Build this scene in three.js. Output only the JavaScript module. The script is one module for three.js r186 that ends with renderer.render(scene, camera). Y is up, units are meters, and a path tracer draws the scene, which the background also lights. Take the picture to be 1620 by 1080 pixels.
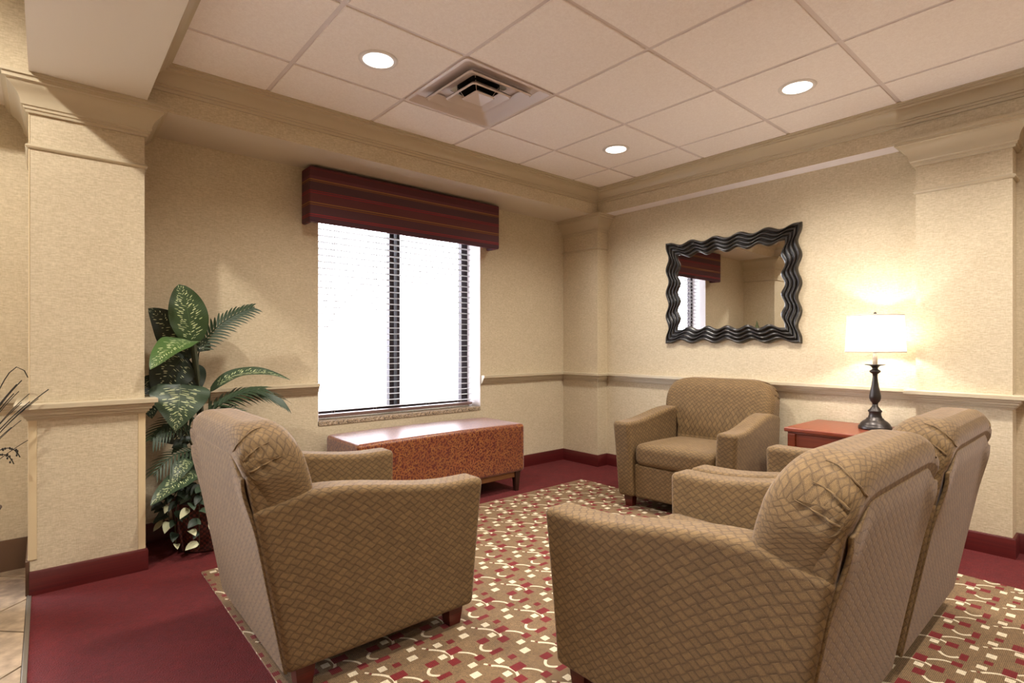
import * as THREE from 'three';
import { mergeGeometries, toCreasedNormals } from 'three/addons/utils/BufferGeometryUtils.js';
import { RoundedBoxGeometry } from 'three/addons/geometries/RoundedBoxGeometry.js';
import { RectAreaLightUniformsLib } from 'three/addons/lights/RectAreaLightUniformsLib.js';

// ------------------------------------------------------------------ camera, sky, exposure
const scene = new THREE.Scene();
const renderer = new THREE.WebGLRenderer({ antialias: true });
renderer.toneMapping = THREE.LinearToneMapping;
renderer.toneMappingExposure = 1.08;
renderer.shadowMap.enabled = true;
RectAreaLightUniformsLib.init();

const camera = new THREE.PerspectiveCamera(64.6, 1620 / 1080, 0.05, 100);
camera.position.set(0, 1.1085, 0);
camera.rotation.set(0, -0.7148, 0);
camera.setViewOffset(1620, 1080, -2.68, -4.36, 1620, 1080);

scene.background = new THREE.Color().setRGB(0.9, 0.93, 1.04);      // flat bright overcast
scene.backgroundIntensity = 18.0;

const LAMP = { down: 9.5, lobby: 14, table: 0.75 };
const WARM = new THREE.Color().setRGB(1.0, 0.935, 0.84), LAMPWHITE = new THREE.Color().setRGB(1.0, 0.98, 0.95);

// ------------------------------------------------------------------ measured layout (metres)
const H = 2.49, HS = 2.278;                       // ceiling, underside of the bulkheads
const ZW = -3.627, ZF = -3.1985;                  // window wall, face of bulkhead and pilasters
const XP = 3.783, XR = 3.917;                     // face of right bulkhead, right wall
const CL = -0.0535, CR = 0.3698;                  // near column / beam
const ZP0 = -0.829, ZP1 = -0.4179;                // right pilaster
const ZB = 2.7, XL = -4.3, HL = 2.95;             // rear wall, lobby wall, lobby ceiling
const WX0 = 1.394, WX1 = 2.776, WY0 = 0.584, WY1 = 2.12, ZO = -3.93, LX0 = -2.7, LX1 = -0.5, LY0 = 0.16;   // window opening, outer wall face
const T = 0.6096, TX = 0.9166, TZ = -2.7154;      // ceiling grid

// ------------------------------------------------------------------ helpers
let seed = 12345;
const rnd = () => { seed = (seed * 1664525 + 1013904223) >>> 0; return seed / 4294967296; };
const rr = (a, b) => a + (b - a) * rnd();
const V = (x, y, z) => new THREE.Vector3(x, y, z);
const clamp = (x, a = 0, b = 1) => Math.min(b, Math.max(a, x));
const smooth = (a, b, x) => { const t = clamp((x - a) / (b - a)); return t * t * (3 - 2 * t); };
const used = {};
function numbered(n) { const k = used[n] ?? 0; used[n] = k + 1; return k ? n + '_' + String(k).padStart(3, '0') : n; }
function shade(o) { o.traverse((m) => { if (m.isMesh) { m.castShadow = true; m.receiveShadow = true; } }); return o; }
function part(name, geo, mat, parent) { const m = new THREE.Mesh(geo, mat); m.name = name; m.castShadow = m.receiveShadow = true; parent.add(m); return m; }
function thing(name, label, category, pos = [0, 0, 0], turn = 0, group) {
  const o = new THREE.Group(); o.name = numbered(name); o.position.set(...pos); o.rotation.y = turn; o.userData = { label, category };
  if (group) o.userData.group = group;
  scene.add(o); return o;
}
function struct(name, label, category, geo, mat) {
  const o = geo ? new THREE.Mesh(geo, mat) : new THREE.Group();
  o.name = name; o.userData = { label, category, kind: 'structure' }; o.castShadow = o.receiveShadow = true; scene.add(o); return o;
}
// uv in metres from position and normal
function metreUV(geo, s = 1) {
  const p = geo.attributes.position, n = geo.attributes.normal, uv = new Float32Array(p.count * 2);
  for (let i = 0; i < p.count; i++) {
    const ax = Math.abs(n.getX(i)), ay = Math.abs(n.getY(i)), az = Math.abs(n.getZ(i)), x = p.getX(i), y = p.getY(i), z = p.getZ(i);
    if (ay >= ax && ay >= az) { uv[2 * i] = x * s; uv[2 * i + 1] = -z * s; } else if (ax >= az) { uv[2 * i] = z * s; uv[2 * i + 1] = y * s; } else { uv[2 * i] = x * s; uv[2 * i + 1] = y * s; }
  }
  geo.setAttribute('uv', new THREE.BufferAttribute(uv, 2)); return geo;
}
function bx(x0, x1, y0, y1, z0, z1) { const g = new THREE.BoxGeometry(x1 - x0, y1 - y0, z1 - z0); g.translate((x0 + x1) / 2, (y0 + y1) / 2, (z0 + z1) / 2); return metreUV(g); }
function rbx(x0, x1, y0, y1, z0, z1, r = 0.004, seg = 2) { const g = new RoundedBoxGeometry(x1 - x0, y1 - y0, z1 - z0, seg, r); g.translate((x0 + x1) / 2, (y0 + y1) / 2, (z0 + z1) / 2); return metreUV(g); }
// profile [[out, y], ...] swept along a plan path [[x, z], ...] with mitred corners; "out" points to the left of travel (into the room)
function sweep(profile, path, y0, crease = 0.6) {
  const n = path.length, nm = [];
  for (let i = 0; i < n - 1; i++) { const dx = path[i + 1][0] - path[i][0], dz = path[i + 1][1] - path[i][1], l = Math.hypot(dx, dz); nm.push([-dz / l, dx / l]); }
  const rows = [];
  for (let i = 0; i < n; i++) {
    const a = nm[Math.max(0, i - 1)], b = nm[Math.min(n - 2, i)], k = 1 + a[0] * b[0] + a[1] * b[1], m = [(a[0] + b[0]) / k, (a[1] + b[1]) / k];
    rows.push(profile.map(([o, y]) => [path[i][0] + m[0] * o, y0 + y, path[i][1] + m[1] * o]));
  }
  const pos = [], P = profile.length, quad = (a, b, c, d) => pos.push(...a, ...b, ...c, ...a, ...c, ...d);
  for (let i = 0; i < n - 1; i++) for (let j = 0; j < P; j++) { const k = (j + 1) % P; quad(rows[i][j], rows[i][k], rows[i + 1][k], rows[i + 1][j]); }
  const tri = THREE.ShapeUtils.triangulateShape(profile.map(([o, y]) => new THREE.Vector2(o, y)), []);
  for (const [a, b, c] of tri) { pos.push(...rows[0][a], ...rows[0][c], ...rows[0][b]); pos.push(...rows[n - 1][a], ...rows[n - 1][b], ...rows[n - 1][c]); }
  let g = new THREE.BufferGeometry(); g.setAttribute('position', new THREE.Float32BufferAttribute(pos, 3));
  g.computeVertexNormals(); g = toCreasedNormals(g, crease); return metreUV(g);
}
// smooth normals over coincident vertices, keeping uv seams
function weldNormals(g) {
  g.computeVertexNormals();
  const p = g.attributes.position, n = g.attributes.normal, acc = new Map(), key = (i) => Math.round(p.getX(i) * 2e4) + ',' + Math.round(p.getY(i) * 2e4) + ',' + Math.round(p.getZ(i) * 2e4);
  for (let i = 0; i < p.count; i++) { const k = key(i), a = acc.get(k) ?? [0, 0, 0]; a[0] += n.getX(i); a[1] += n.getY(i); a[2] += n.getZ(i); acc.set(k, a); }
  for (let i = 0; i < p.count; i++) { const a = acc.get(key(i)), l = Math.hypot(...a) || 1; n.setXYZ(i, a[0] / l, a[1] / l, a[2] / l); }
  return g;
}
// a soft box with finely divided faces, rounded by r, then bent by fn(x, y, z) => [x, y, z]; uv in metres of the unbent box
function softBox(w, h, d, rad, cell, fn) {
  const [rx, ry, rz] = Array.isArray(rad) ? rad : [rad, rad, rad];
  const lines = (L, r) => { const o = [], k = 5; for (let i = 0; i < k; i++) o.push(-L / 2 + r * (1 - Math.cos(i / k * Math.PI / 2)) ); const m = Math.max(1, Math.round((L - 2 * r) / cell)); for (let i = 0; i <= m; i++) o.push(-L / 2 + r + (L - 2 * r) * i / m); for (let i = k - 1; i >= 0; i--) o.push(L / 2 - r * (1 - Math.cos(i / k * Math.PI / 2))); return o; };
  const X = lines(w, rx), Y = lines(h, ry), Z = lines(d, rz), pos = [], uv = [], idx = [];
  const face = (A, B, at, flip) => {
    const base = pos.length / 3;
    for (const b of B) for (const a of A) {
      const q = at(a, b), c = [clamp(q[0], -w / 2 + rx, w / 2 - rx), clamp(q[1], -h / 2 + ry, h / 2 - ry), clamp(q[2], -d / 2 + rz, d / 2 - rz)];
      const v = [(q[0] - c[0]) / rx, (q[1] - c[1]) / ry, (q[2] - c[2]) / rz], l = Math.hypot(...v) || 1, s = [c[0] + v[0] / l * rx, c[1] + v[1] / l * ry, c[2] + v[2] / l * rz];
      pos.push(...(fn ? fn(...s) : s)); uv.push(a, b);
    }
    for (let j = 0; j < B.length - 1; j++) for (let i = 0; i < A.length - 1; i++) { const a = base + j * A.length + i, b = a + 1, c = a + A.length, e = c + 1; if (flip) idx.push(a, c, b, b, c, e); else idx.push(a, b, c, b, e, c); }
  };
  face(X, Y, (a, b) => [a, b, d / 2], false); face(X, Y, (a, b) => [a, b, -d / 2], true);
  face(Z, Y, (a, b) => [w / 2, b, a], true); face(Z, Y, (a, b) => [-w / 2, b, a], false);
  face(X, Z, (a, b) => [a, h / 2, b], true); face(X, Z, (a, b) => [a, -h / 2, b], false);
  const g = new THREE.BufferGeometry(); g.setAttribute('position', new THREE.Float32BufferAttribute(pos, 3)); g.setAttribute('uv', new THREE.Float32BufferAttribute(uv, 2)); g.setIndex(idx);
  return weldNormals(g);
}
function lathe(pts, seg = 40) { return new THREE.LatheGeometry(pts.map(([r, y]) => new THREE.Vector2(r, y)), seg); }
function tube(pts, r, seg = 24, rad = 6) { return new THREE.TubeGeometry(new THREE.CatmullRomCurve3(pts.map((p) => V(...p))), seg, r, rad, false); }

// ------------------------------------------------------------------ textures
function canvasTex(w, h, draw, sx, sy, srgb = true) {
  const c = document.createElement('canvas'); c.width = w; c.height = h; draw(c.getContext('2d'), w, h);
  const t = new THREE.CanvasTexture(c); t.wrapS = t.wrapT = THREE.RepeatWrapping; t.magFilter = THREE.LinearFilter; if (srgb) t.colorSpace = THREE.SRGBColorSpace;
  t.repeat.set(1 / sx, 1 / sy); return t;
}
function dataTex(w, h, fn, sx, sy, srgb = true) {
  const d = new Uint8Array(w * h * 4);
  for (let y = 0; y < h; y++) for (let x = 0; x < w; x++) { const c = fn(x, y, x / w, y / h), o = (y * w + x) * 4; d[o] = clamp(c[0], 0, 255); d[o + 1] = clamp(c[1], 0, 255); d[o + 2] = clamp(c[2], 0, 255); d[o + 3] = 255; }
  const t = new THREE.DataTexture(d, w, h); t.wrapS = t.wrapT = THREE.RepeatWrapping; t.magFilter = THREE.LinearFilter; t.minFilter = THREE.LinearMipmapLinearFilter; t.generateMipmaps = true; if (srgb) t.colorSpace = THREE.SRGBColorSpace;
  t.repeat.set(1 / sx, 1 / sy); t.needsUpdate = true; return t;
}
// tileable value noise with cx by cy cells over the unit square, 0..1
function noise(cx, cy) {
  const g = new Float32Array(cx * cy); for (let i = 0; i < g.length; i++) g[i] = rnd();
  return (u, v) => {
    const x = u * cx, y = v * cy, i = Math.floor(x), j = Math.floor(y); let fx = x - i, fy = y - j; fx = fx * fx * (3 - 2 * fx); fy = fy * fy * (3 - 2 * fy);
    const at = (a, b) => g[((b % cy) + cy) % cy * cx + ((a % cx) + cx) % cx];
    return (at(i, j) * (1 - fx) + at(i + 1, j) * fx) * (1 - fy) + (at(i, j + 1) * (1 - fx) + at(i + 1, j + 1) * fx) * fy;
  };
}
const hex = (h) => [(h >> 16) & 255, (h >> 8) & 255, h & 255];
const lerp3 = (a, b, t) => [a[0] + (b[0] - a[0]) * t, a[1] + (b[1] - a[1]) * t, a[2] + (b[2] - a[2]) * t];

// woven wallcovering: horizontal slubs over finer vertical threads
const wpH = noise(52, 220), wpH2 = noise(90, 340), wpV = noise(230, 70), wpB = noise(6, 6);
const wpVal = (u, v) => 0.5 * wpH(u, v) + 0.26 * wpH2(u, v) + 0.28 * wpV(u, v) - 0.02;
const wallMap = dataTex(1024, 1024, (x, y, u, v) => { const t = clamp((wpVal(u, v) - 0.5) * 0.95 + 0.55); return lerp3(hex(0xb0a083), hex(0xdbcdb2), t * 0.9 + wpB(u, v) * 0.1); }, 0.72, 0.72);
const wallBump = dataTex(1024, 1024, (x, y, u, v) => { const t = 255 * wpVal(u, v); return [t, t, t]; }, 0.72, 0.72, false);
const M = {};
M.wall = new THREE.MeshStandardMaterial({ map: wallMap, bumpMap: wallBump, bumpScale: 0.0006, roughness: 0.8 });
M.trim = new THREE.MeshStandardMaterial({ color: 0xbfb196, roughness: 0.34 });
M.paint = new THREE.MeshStandardMaterial({ color: 0xd0c4b2, roughness: 0.7 });
M.reveal = new THREE.MeshStandardMaterial({ color: 0xe6dfe0, roughness: 0.7 });
const ctN = noise(160, 160), ctN2 = noise(50, 50);
M.tile = new THREE.MeshStandardMaterial({ map: dataTex(512, 512, (x, y, u, v) => lerp3(hex(0xe9dfd8), hex(0xf6efe9), 0.6 * ctN(u, v) + 0.4 * ctN2(u, v)), 0.5, 0.5), roughness: 0.92 });
M.grid = new THREE.MeshStandardMaterial({ color: 0xd6cac6, roughness: 0.45 });
const wdN = noise(6, 220), wdN2 = noise(3, 60);
const woodTex = (a, b, sx, sy) => dataTex(256, 1024, (x, y, u, v) => lerp3(hex(a), hex(b), 0.55 * wdN(u, v) + 0.45 * wdN2(u, v)), sx, sy);
M.base = new THREE.MeshStandardMaterial({ map: woodTex(0x431013, 0x5e1a18, 1.2, 0.5), roughness: 0.38 });
M.cherry = new THREE.MeshPhysicalMaterial({ map: woodTex(0x6b270f, 0x873a18, 0.9, 0.35), roughness: 0.36, clearcoat: 0.35, clearcoatRoughness: 0.25 });
M.leg = new THREE.MeshStandardMaterial({ map: woodTex(0x42130d, 0x5f2014, 0.3, 0.2), roughness: 0.4 });
M.benchLeg = new THREE.MeshStandardMaterial({ map: woodTex(0x2a130c, 0x3a1c11, 0.3, 0.2), roughness: 0.45 });
M.benchRail = new THREE.MeshStandardMaterial({ map: woodTex(0x6b4326, 0x84572f, 0.5, 0.2), roughness: 0.5 });
// cut-pile carpet
const cpN = noise(256, 256), cpN2 = noise(36, 36), cpN3 = noise(7, 7);
const cpV = (u, v) => 0.5 * cpN(u, v) + 0.3 * cpN2(u, v) + 0.2 * cpN3(u, v);
M.carpet = new THREE.MeshStandardMaterial({ map: dataTex(768, 768, (x, y, u, v) => lerp3(hex(0x480a0c), hex(0x6c1415), cpV(u, v)), 0.8, 0.8), bumpMap: dataTex(512, 512, (x, y, u, v) => { const t = 255 * cpN(u, v); return [t, t, t]; }, 0.5, 0.5, false), bumpScale: 0.003, roughness: 1 });
// patterned loop carpet, one repeat 0.2215 by 0.444 m, laid in step with the room
const RPX = 0.2215, RPZ = 0.444;
const rugMap = canvasTex(768, 1536, (c, w, h) => {
  c.fillStyle = '#775e41'; c.fillRect(0, 0, w, h);
  const im = c.getImageData(0, 0, w, h), d = im.data, n1 = noise(150, 150), n2 = noise(30, 60);
  const k = w / RPX;
  const RIB = 96;
  for (let y = 0; y < h; y++) for (let x = 0; x < w; x++) { const o = (y * w + x) * 4, rib = Math.sin(y / h * Math.PI * 2 * RIB), f = 0.86 + 0.16 * n1(x / w, y / h) + 0.1 * (n2(x / w, y / h) - 0.5) + 0.13 * rib; for (let q = 0; q < 3; q++) d[o + q] = clamp(d[o + q] * f, 0, 255); }
  c.putImageData(im, 0, 0);
  const RED = '#690f12', IV = '#cfc1a6';
  const one = (ox, oz) => {
    const P = (x, z) => [(ox + x) * k, (oz + z) * k];
    const rect = (x, z, hx, hz, col) => { const [a, b] = P(x, z); c.fillStyle = col; c.fillRect(a - hx * k, b - hz * k, 2 * hx * k, 2 * hz * k); };
    const arc = (a, m, b, wd) => { c.strokeStyle = IV; c.lineWidth = wd * k; c.lineCap = 'butt'; c.beginPath(); c.moveTo(...P(...a)); const q = [2 * m[0] - (a[0] + b[0]) / 2, 2 * m[1] - (a[1] + b[1]) / 2], pq = P(...q), pb = P(...b); c.quadraticCurveTo(pq[0], pq[1], pb[0], pb[1]); c.stroke(); };
    arc([0.004, 0.018], [0.034, 0.05], [0.043, 0.082], 0.0085);
    rect(0.043, 0.095, 0.016, 0.015, RED);
    arc([-0.08, -0.088], [-0.075, -0.082], [-0.072, -0.076], 0.0085); rect(-0.068, -0.07, 0.0035, 0.0035, RED);
    arc([-0.066, -0.064], [-0.026, -0.008], [-0.036, 0.042], 0.0105);
    rect(-0.038, 0.057, 0.019, 0.018, RED); rect(-0.053, 0.007, 0.014, 0.013, IV);
    rect(-0.104, 0.018, 0.021, 0.016, RED); arc([-0.121, 0.034], [-0.142, 0.061], [-0.118, 0.09], 0.0105); rect(-0.108, 0.102, 0.026, 0.011, RED);
    rect(-0.002, 0.114, 0.015, 0.012, IV); rect(-0.026, -0.068, 0.014, 0.014, IV); rect(-0.137, -0.057, 0.017, 0.014, IV); rect(0.023, -0.057, 0.014, 0.012, RED);
    rect(0, 0, 0.026, 0.018, RED);
  };
  const fx = ((2.773 % RPX) + RPX) % RPX, fz = ((-0.499 % RPZ) + RPZ) % RPZ;
  for (let i = -2; i <= 2; i++) for (let j = -2; j <= 3; j++) one(fx + i * RPX + (j & 1 ? RPX / 2 : 0), fz + j * RPZ / 2);
  const im2 = c.getImageData(0, 0, w, h), e = im2.data;
  for (let y = 0; y < h; y++) for (let x = 0; x < w; x++) { const o = (y * w + x) * 4, f = 0.9 + 0.2 * n1(x / w, y / h) + 0.06 * Math.sin(y / h * Math.PI * 2 * RIB); for (let q = 0; q < 3; q++) e[o + q] = clamp(e[o + q] * f, 0, 255); }
  c.putImageData(im2, 0, 0);
}, RPX, RPZ);
const ribBump = dataTex(256, 384, (x, y, u, v) => { const t = 128 + 100 * Math.sin(v * Math.PI * 2 * 96) * (0.7 + 0.3 * Math.sin(u * Math.PI * 2 * 40)); return [t, t, t]; }, RPX, RPZ, false);
M.rug = new THREE.MeshPhysicalMaterial({ map: rugMap, bumpMap: ribBump, bumpScale: 0.0015, roughness: 0.9, sheen: 0.6, sheenRoughness: 0.45, sheenColor: new THREE.Color(0.9, 0.85, 0.85) });
// chair fabric: two sets of bands woven on the diagonal
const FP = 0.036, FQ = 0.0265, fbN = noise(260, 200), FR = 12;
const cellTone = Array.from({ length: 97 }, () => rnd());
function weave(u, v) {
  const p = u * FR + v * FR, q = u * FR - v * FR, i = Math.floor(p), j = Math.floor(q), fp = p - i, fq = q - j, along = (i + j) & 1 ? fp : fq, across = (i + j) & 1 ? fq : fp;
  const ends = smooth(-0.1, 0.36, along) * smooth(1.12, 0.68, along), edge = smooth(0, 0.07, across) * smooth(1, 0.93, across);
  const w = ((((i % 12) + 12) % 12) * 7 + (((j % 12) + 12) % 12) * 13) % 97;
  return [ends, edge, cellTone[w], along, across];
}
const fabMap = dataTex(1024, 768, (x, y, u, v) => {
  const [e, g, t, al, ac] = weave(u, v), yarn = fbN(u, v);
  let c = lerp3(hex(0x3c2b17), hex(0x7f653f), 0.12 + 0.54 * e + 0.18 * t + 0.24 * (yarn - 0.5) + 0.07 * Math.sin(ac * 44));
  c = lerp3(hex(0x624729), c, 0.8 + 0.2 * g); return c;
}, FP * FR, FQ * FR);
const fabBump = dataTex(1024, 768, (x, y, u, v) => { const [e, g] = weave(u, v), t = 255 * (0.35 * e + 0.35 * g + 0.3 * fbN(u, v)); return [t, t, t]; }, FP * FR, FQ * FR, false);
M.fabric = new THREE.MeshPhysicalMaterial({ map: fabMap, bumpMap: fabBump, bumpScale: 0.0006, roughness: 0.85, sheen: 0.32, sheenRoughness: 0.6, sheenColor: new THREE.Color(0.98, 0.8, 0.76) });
M.piping = new THREE.MeshStandardMaterial({ color: 0x6d5034, roughness: 0.85 });
// bench fabric: gold ringlets on rust
const benchMap = canvasTex(1024, 1024, (c, w, h) => {
  c.fillStyle = '#561a10'; c.fillRect(0, 0, w, h);
  const k = w / 0.4; let n = 0; const pts = [];
  for (let a = 0; a < 6000 && n < 420; a++) {
    const x = rnd() * w, y = rnd() * h, r = rr(0.0085, 0.0155) * k;
    if (pts.some(([px, py, pr]) => { let dx = Math.abs(px - x), dy = Math.abs(py - y); dx = Math.min(dx, w - dx); dy = Math.min(dy, h - dy); return Math.hypot(dx, dy) < (pr + r) * 0.82; })) continue;
    pts.push([x, y, r]); n++;
    const s = rnd() * 6.28, len = rr(4.2, 5.6), col = ['#8f5a2a', '#824b22', '#8a5026'][n % 3];
    for (const ox of [-w, 0, w]) for (const oy of [-h, 0, h]) { c.strokeStyle = col; c.lineWidth = 0.0055 * k; c.beginPath(); c.arc(x + ox, y + oy, r, s, s + len); c.stroke(); c.lineWidth = 0.003 * k; c.beginPath(); c.arc(x + ox, y + oy, r * 0.45, s + 2, s + 5.4); c.stroke(); }
  }
}, 0.4, 0.4);
M.bench = new THREE.MeshPhysicalMaterial({ map: benchMap, roughness: 0.34, sheen: 1.0, sheenRoughness: 0.8, sheenColor: new THREE.Color(0.95, 0.92, 0.98) });
// cornice stripes, v runs over the face height
const stripes = canvasTex(64, 512, (c, w, h) => {
  c.fillStyle = '#5c2c34'; c.fillRect(0, 0, w, h);
  const band = (f, hgt, col) => { c.fillStyle = col; c.fillRect(0, (f - hgt / 2) * h, w, hgt * h); };
  band(0.10, 0.16, '#4e1f26'); band(0.36, 0.2, '#4a2c32'); band(0.575, 0.14, '#5e2d30'); band(0.79, 0.16, '#523037'); band(0.95, 0.1, '#4a2a36');
  for (const [f, col] of [[0.06, '#6a1c22'], [0.245, '#9c6a2c'], [0.275, '#7c4a22'], [0.445, '#8c1f27'], [0.48, '#8c1f27'], [0.655, '#a07030'], [0.69, '#84541f'], [0.865, '#96222c'], [0.9, '#8c1f27']]) band(f, 0.014, col);
}, 0.3, 0.363);
M.cornice = new THREE.MeshStandardMaterial({ map: stripes, roughness: 0.75 });
const grN = noise(140, 140), grN2 = noise(60, 60);
M.granite = new THREE.MeshStandardMaterial({ map: dataTex(384, 384, (x, y, u, v) => { const a = grN(u, v), b = grN2(u, v); return a > 0.68 ? hex(0xd8c8b0) : b > 0.62 ? hex(0x4d4036) : a < 0.3 ? hex(0x6d5a48) : hex(0xa48f74); }, 0.35, 0.35), roughness: 0.3 });
M.bronze = new THREE.MeshStandardMaterial({ color: 0x2c2326, roughness: 0.45, metalness: 0.4 });
M.slat = new THREE.MeshStandardMaterial({ color: 0xaaa6a4, roughness: 0.5 });
M.blindRail = new THREE.MeshStandardMaterial({ color: 0x6f5650, roughness: 0.5 });
M.cord = new THREE.MeshStandardMaterial({ color: 0xa8a09a, roughness: 0.9 });
M.glass = new THREE.MeshPhysicalMaterial({ color: 0xffffff, transmission: 1, thickness: 0, roughness: 0, ior: 1.45 });
M.frameBlack = new THREE.MeshPhysicalMaterial({ color: 0x18130f, roughness: 0.3, clearcoat: 0.5, clearcoatRoughness: 0.25 });
M.mirror = new THREE.MeshStandardMaterial({ color: 0xe8e8e6, metalness: 1, roughness: 0.015 });
M.pewter = new THREE.MeshStandardMaterial({ color: 0x3f3a38, metalness: 0.7, roughness: 0.34 });
M.lampTube = new THREE.MeshStandardMaterial({ color: 0xa09080, metalness: 0.5, roughness: 0.4 });
M.shadeCloth = new THREE.MeshPhysicalMaterial({ color: 0xf6efe2, transmission: 0.5, thickness: 0, roughness: 1, side: THREE.DoubleSide });
M.shadeTrim = new THREE.MeshStandardMaterial({ color: 0xd8cfc0, roughness: 0.9 });
M.bulb = new THREE.MeshStandardMaterial({ color: 0xffffff, emissive: LAMPWHITE, emissiveIntensity: 6 });
M.lens = new THREE.MeshStandardMaterial({ color: 0xffffff, emissive: new THREE.Color().setRGB(1, 0.95, 0.88), emissiveIntensity: 3.2 });
M.ring = new THREE.MeshStandardMaterial({ color: 0xd9d2cc, roughness: 0.35 });
M.vent = new THREE.MeshStandardMaterial({ color: 0xd3c6c0, roughness: 0.35, side: THREE.DoubleSide });
M.black = new THREE.MeshStandardMaterial({ color: 0x0c0a09, roughness: 0.9 });
const ftN = noise(24, 24), ftN2 = noise(90, 90);
M.stone = [0xa58f76, 0xb09a80, 0x9a856d].map((h) => { const b = hex(h); return new THREE.MeshStandardMaterial({ map: dataTex(256, 256, (x, y, u, v) => { const k = 0.82 + 0.26 * ftN(u, v) + 0.1 * ftN2(u, v); return [b[0] * k, b[1] * k, b[2] * k]; }, 0.6, 0.6), roughness: 0.4 }); });
M.grout = new THREE.MeshStandardMaterial({ color: 0x57493c, roughness: 0.95 });
M.metalStrip = new THREE.MeshStandardMaterial({ color: 0x8f8578, metalness: 0.7, roughness: 0.4 });
M.guard = new THREE.MeshStandardMaterial({ color: 0xd3bf99, roughness: 0.4 });

// ------------------------------------------------------------------ the room: floor
const floor = struct('floor', 'burgundy carpet border with beige stone tile lobby floor beside it', 'floor');
part('carpet', bx(-0.045, XR + 0.1, -0.03, 0, ZW - 0.1, ZB), M.carpet, floor);
part('edge_strip', rbx(-0.06, -0.045, -0.03, 0.004, ZF, ZB, 0.002), M.metalStrip, floor);
part('grout_bed', bx(XL, -0.06, -0.04, -0.006, ZW - 0.1, ZB), M.grout, floor);
{
  // 18 inch tiles laid on the diagonal, cut off at the carpet
  const S = 0.4572, G = 0.004, clip = (poly, f) => { const o = []; for (let i = 0; i < poly.length; i++) { const a = poly[i], b = poly[(i + 1) % poly.length], fa = f(a), fb = f(b); if (fa >= 0) o.push(a); if ((fa >= 0) !== (fb >= 0)) { const t = fa / (fa - fb); o.push([a[0] + (b[0] - a[0]) * t, a[1] + (b[1] - a[1]) * t]); } } return o; };
  let k = 0;
  for (let i = -14; i < 14; i++) for (let j = -14; j < 14; j++) {
    // p = (x+z)/√2 lines through -3.225/√2 ; q = (z-x)/√2 lines through -2.747/√2
    const p0 = -3.225 / Math.SQRT2 + i * S + G, p1 = p0 + S - 2 * G, q0 = -2.747 / Math.SQRT2 + j * S + G, q1 = q0 + S - 2 * G;
    let poly = [[p0, q0], [p1, q0], [p1, q1], [p0, q1]].map(([p, q]) => [(p - q) / Math.SQRT2, (p + q) / Math.SQRT2]);
    for (const f of [(a) => -0.062 - a[0], (a) => a[0] - XL, (a) => a[1] - ZW, (a) => ZB - a[1]]) { poly = clip(poly, f); if (poly.length < 3) break; }
    if (poly.length < 3) continue;
    const g = new THREE.ExtrudeGeometry(new THREE.Shape(poly.map(([x, z]) => new THREE.Vector2(x, -z))), { depth: 0.01, bevelEnabled: false });
    g.rotateX(-Math.PI / 2); g.translate(0, -0.01, 0); part('floor_tile', metreUV(g), M.stone[(k++ * 7 + i * 3) % 3 < 0 ? 0 : Math.abs(k * 7 + i * 3) % 3], floor);
  }
}
const rug = (() => {
  const g = rbx(0.572, 3.32, -0.004, 0.006, -2.972, 1.6, 0.003), m = new THREE.Mesh(g, M.rug);
  m.name = 'patterned_carpet'; m.userData = { label: 'tan carpet field patterned with red blocks and cream arcs under the armchairs', category: 'carpet' }; m.castShadow = m.receiveShadow = true; scene.add(m); return m;
})();

// ------------------------------------------------------------------ walls
const wallWin = struct('wall_window', 'cream woven wallcovering on the wall around the window', 'wall');
part('wall_panel', mergeGeometries([bx(XL, LX0, 0, HL, ZO, ZW), bx(LX0, LX1, 0, LY0 - 0.03, ZO, ZW), bx(LX0, LX1, WY1, HL, ZO, ZW), bx(LX1, WX0, 0, HL, ZO, ZW), bx(WX1, XR + 0.3, 0, HL, ZO, ZW), bx(WX0, WX1, 0, WY0 - 0.03, ZO, ZW), bx(WX0, WX1, WY1, HL, ZO, ZW)]), M.wall, wallWin);
part('window_reveal', mergeGeometries([bx(WX0 - 0.001, WX0 + 0.004, WY0, WY1, ZO, ZW - 0.001), bx(WX1 - 0.004, WX1 + 0.001, WY0, WY1, ZO, ZW - 0.001), bx(WX0, WX1, WY1 - 0.004, WY1, ZO, ZW - 0.001)]), M.reveal, wallWin);
struct('wall_right', 'cream woven wallcovering on the wall with the mirror', 'wall', bx(XR, XR + 0.2, 0, HL, ZW, ZB + 0.2), M.wall);
struct('wall_rear', 'cream wall behind the viewpoint', 'wall', bx(XL, XR + 0.2, 0, HL, ZB, ZB + 0.2), M.wall);
struct('wall_left', 'cream lobby wall', 'wall', bx(XL - 0.2, XL, 0, HL, ZW, ZB), M.wall);

// bulkheads and beam
const bulk = struct('bulkhead_window', 'wallpapered bulkhead above the window', 'bulkhead');
part('soffit', bx(XL, XR, HS, H + 0.1, ZW, ZF - 0.002), M.paint, bulk);
part('facing', mergeGeometries([bx(CR, XR, HS, H + 0.05, ZF - 0.002, ZF), bx(XL, CR, HS, HL, ZF - 0.002, ZF)]), M.wall, bulk);
const bulkR = struct('bulkhead_right', 'wallpapered bulkhead above the mirror wall', 'bulkhead');
part('soffit', bx(XP + 0.002, XR, HS, H + 0.1, ZF, ZB), M.reveal, bulkR);
part('facing', bx(XP, XP + 0.002, HS, H + 0.05, ZF, ZB), M.wall, bulkR);
struct('ceiling_beam', 'plain painted beam running over the near column', 'beam', bx(CL, CR, HS, HL, ZF, ZB), M.paint);
struct('ceiling_lobby', 'plain lobby ceiling', 'ceiling', bx(XL - 0.2, CL, HL, HL + 0.1, ZW, ZB + 0.2), M.paint);

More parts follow.
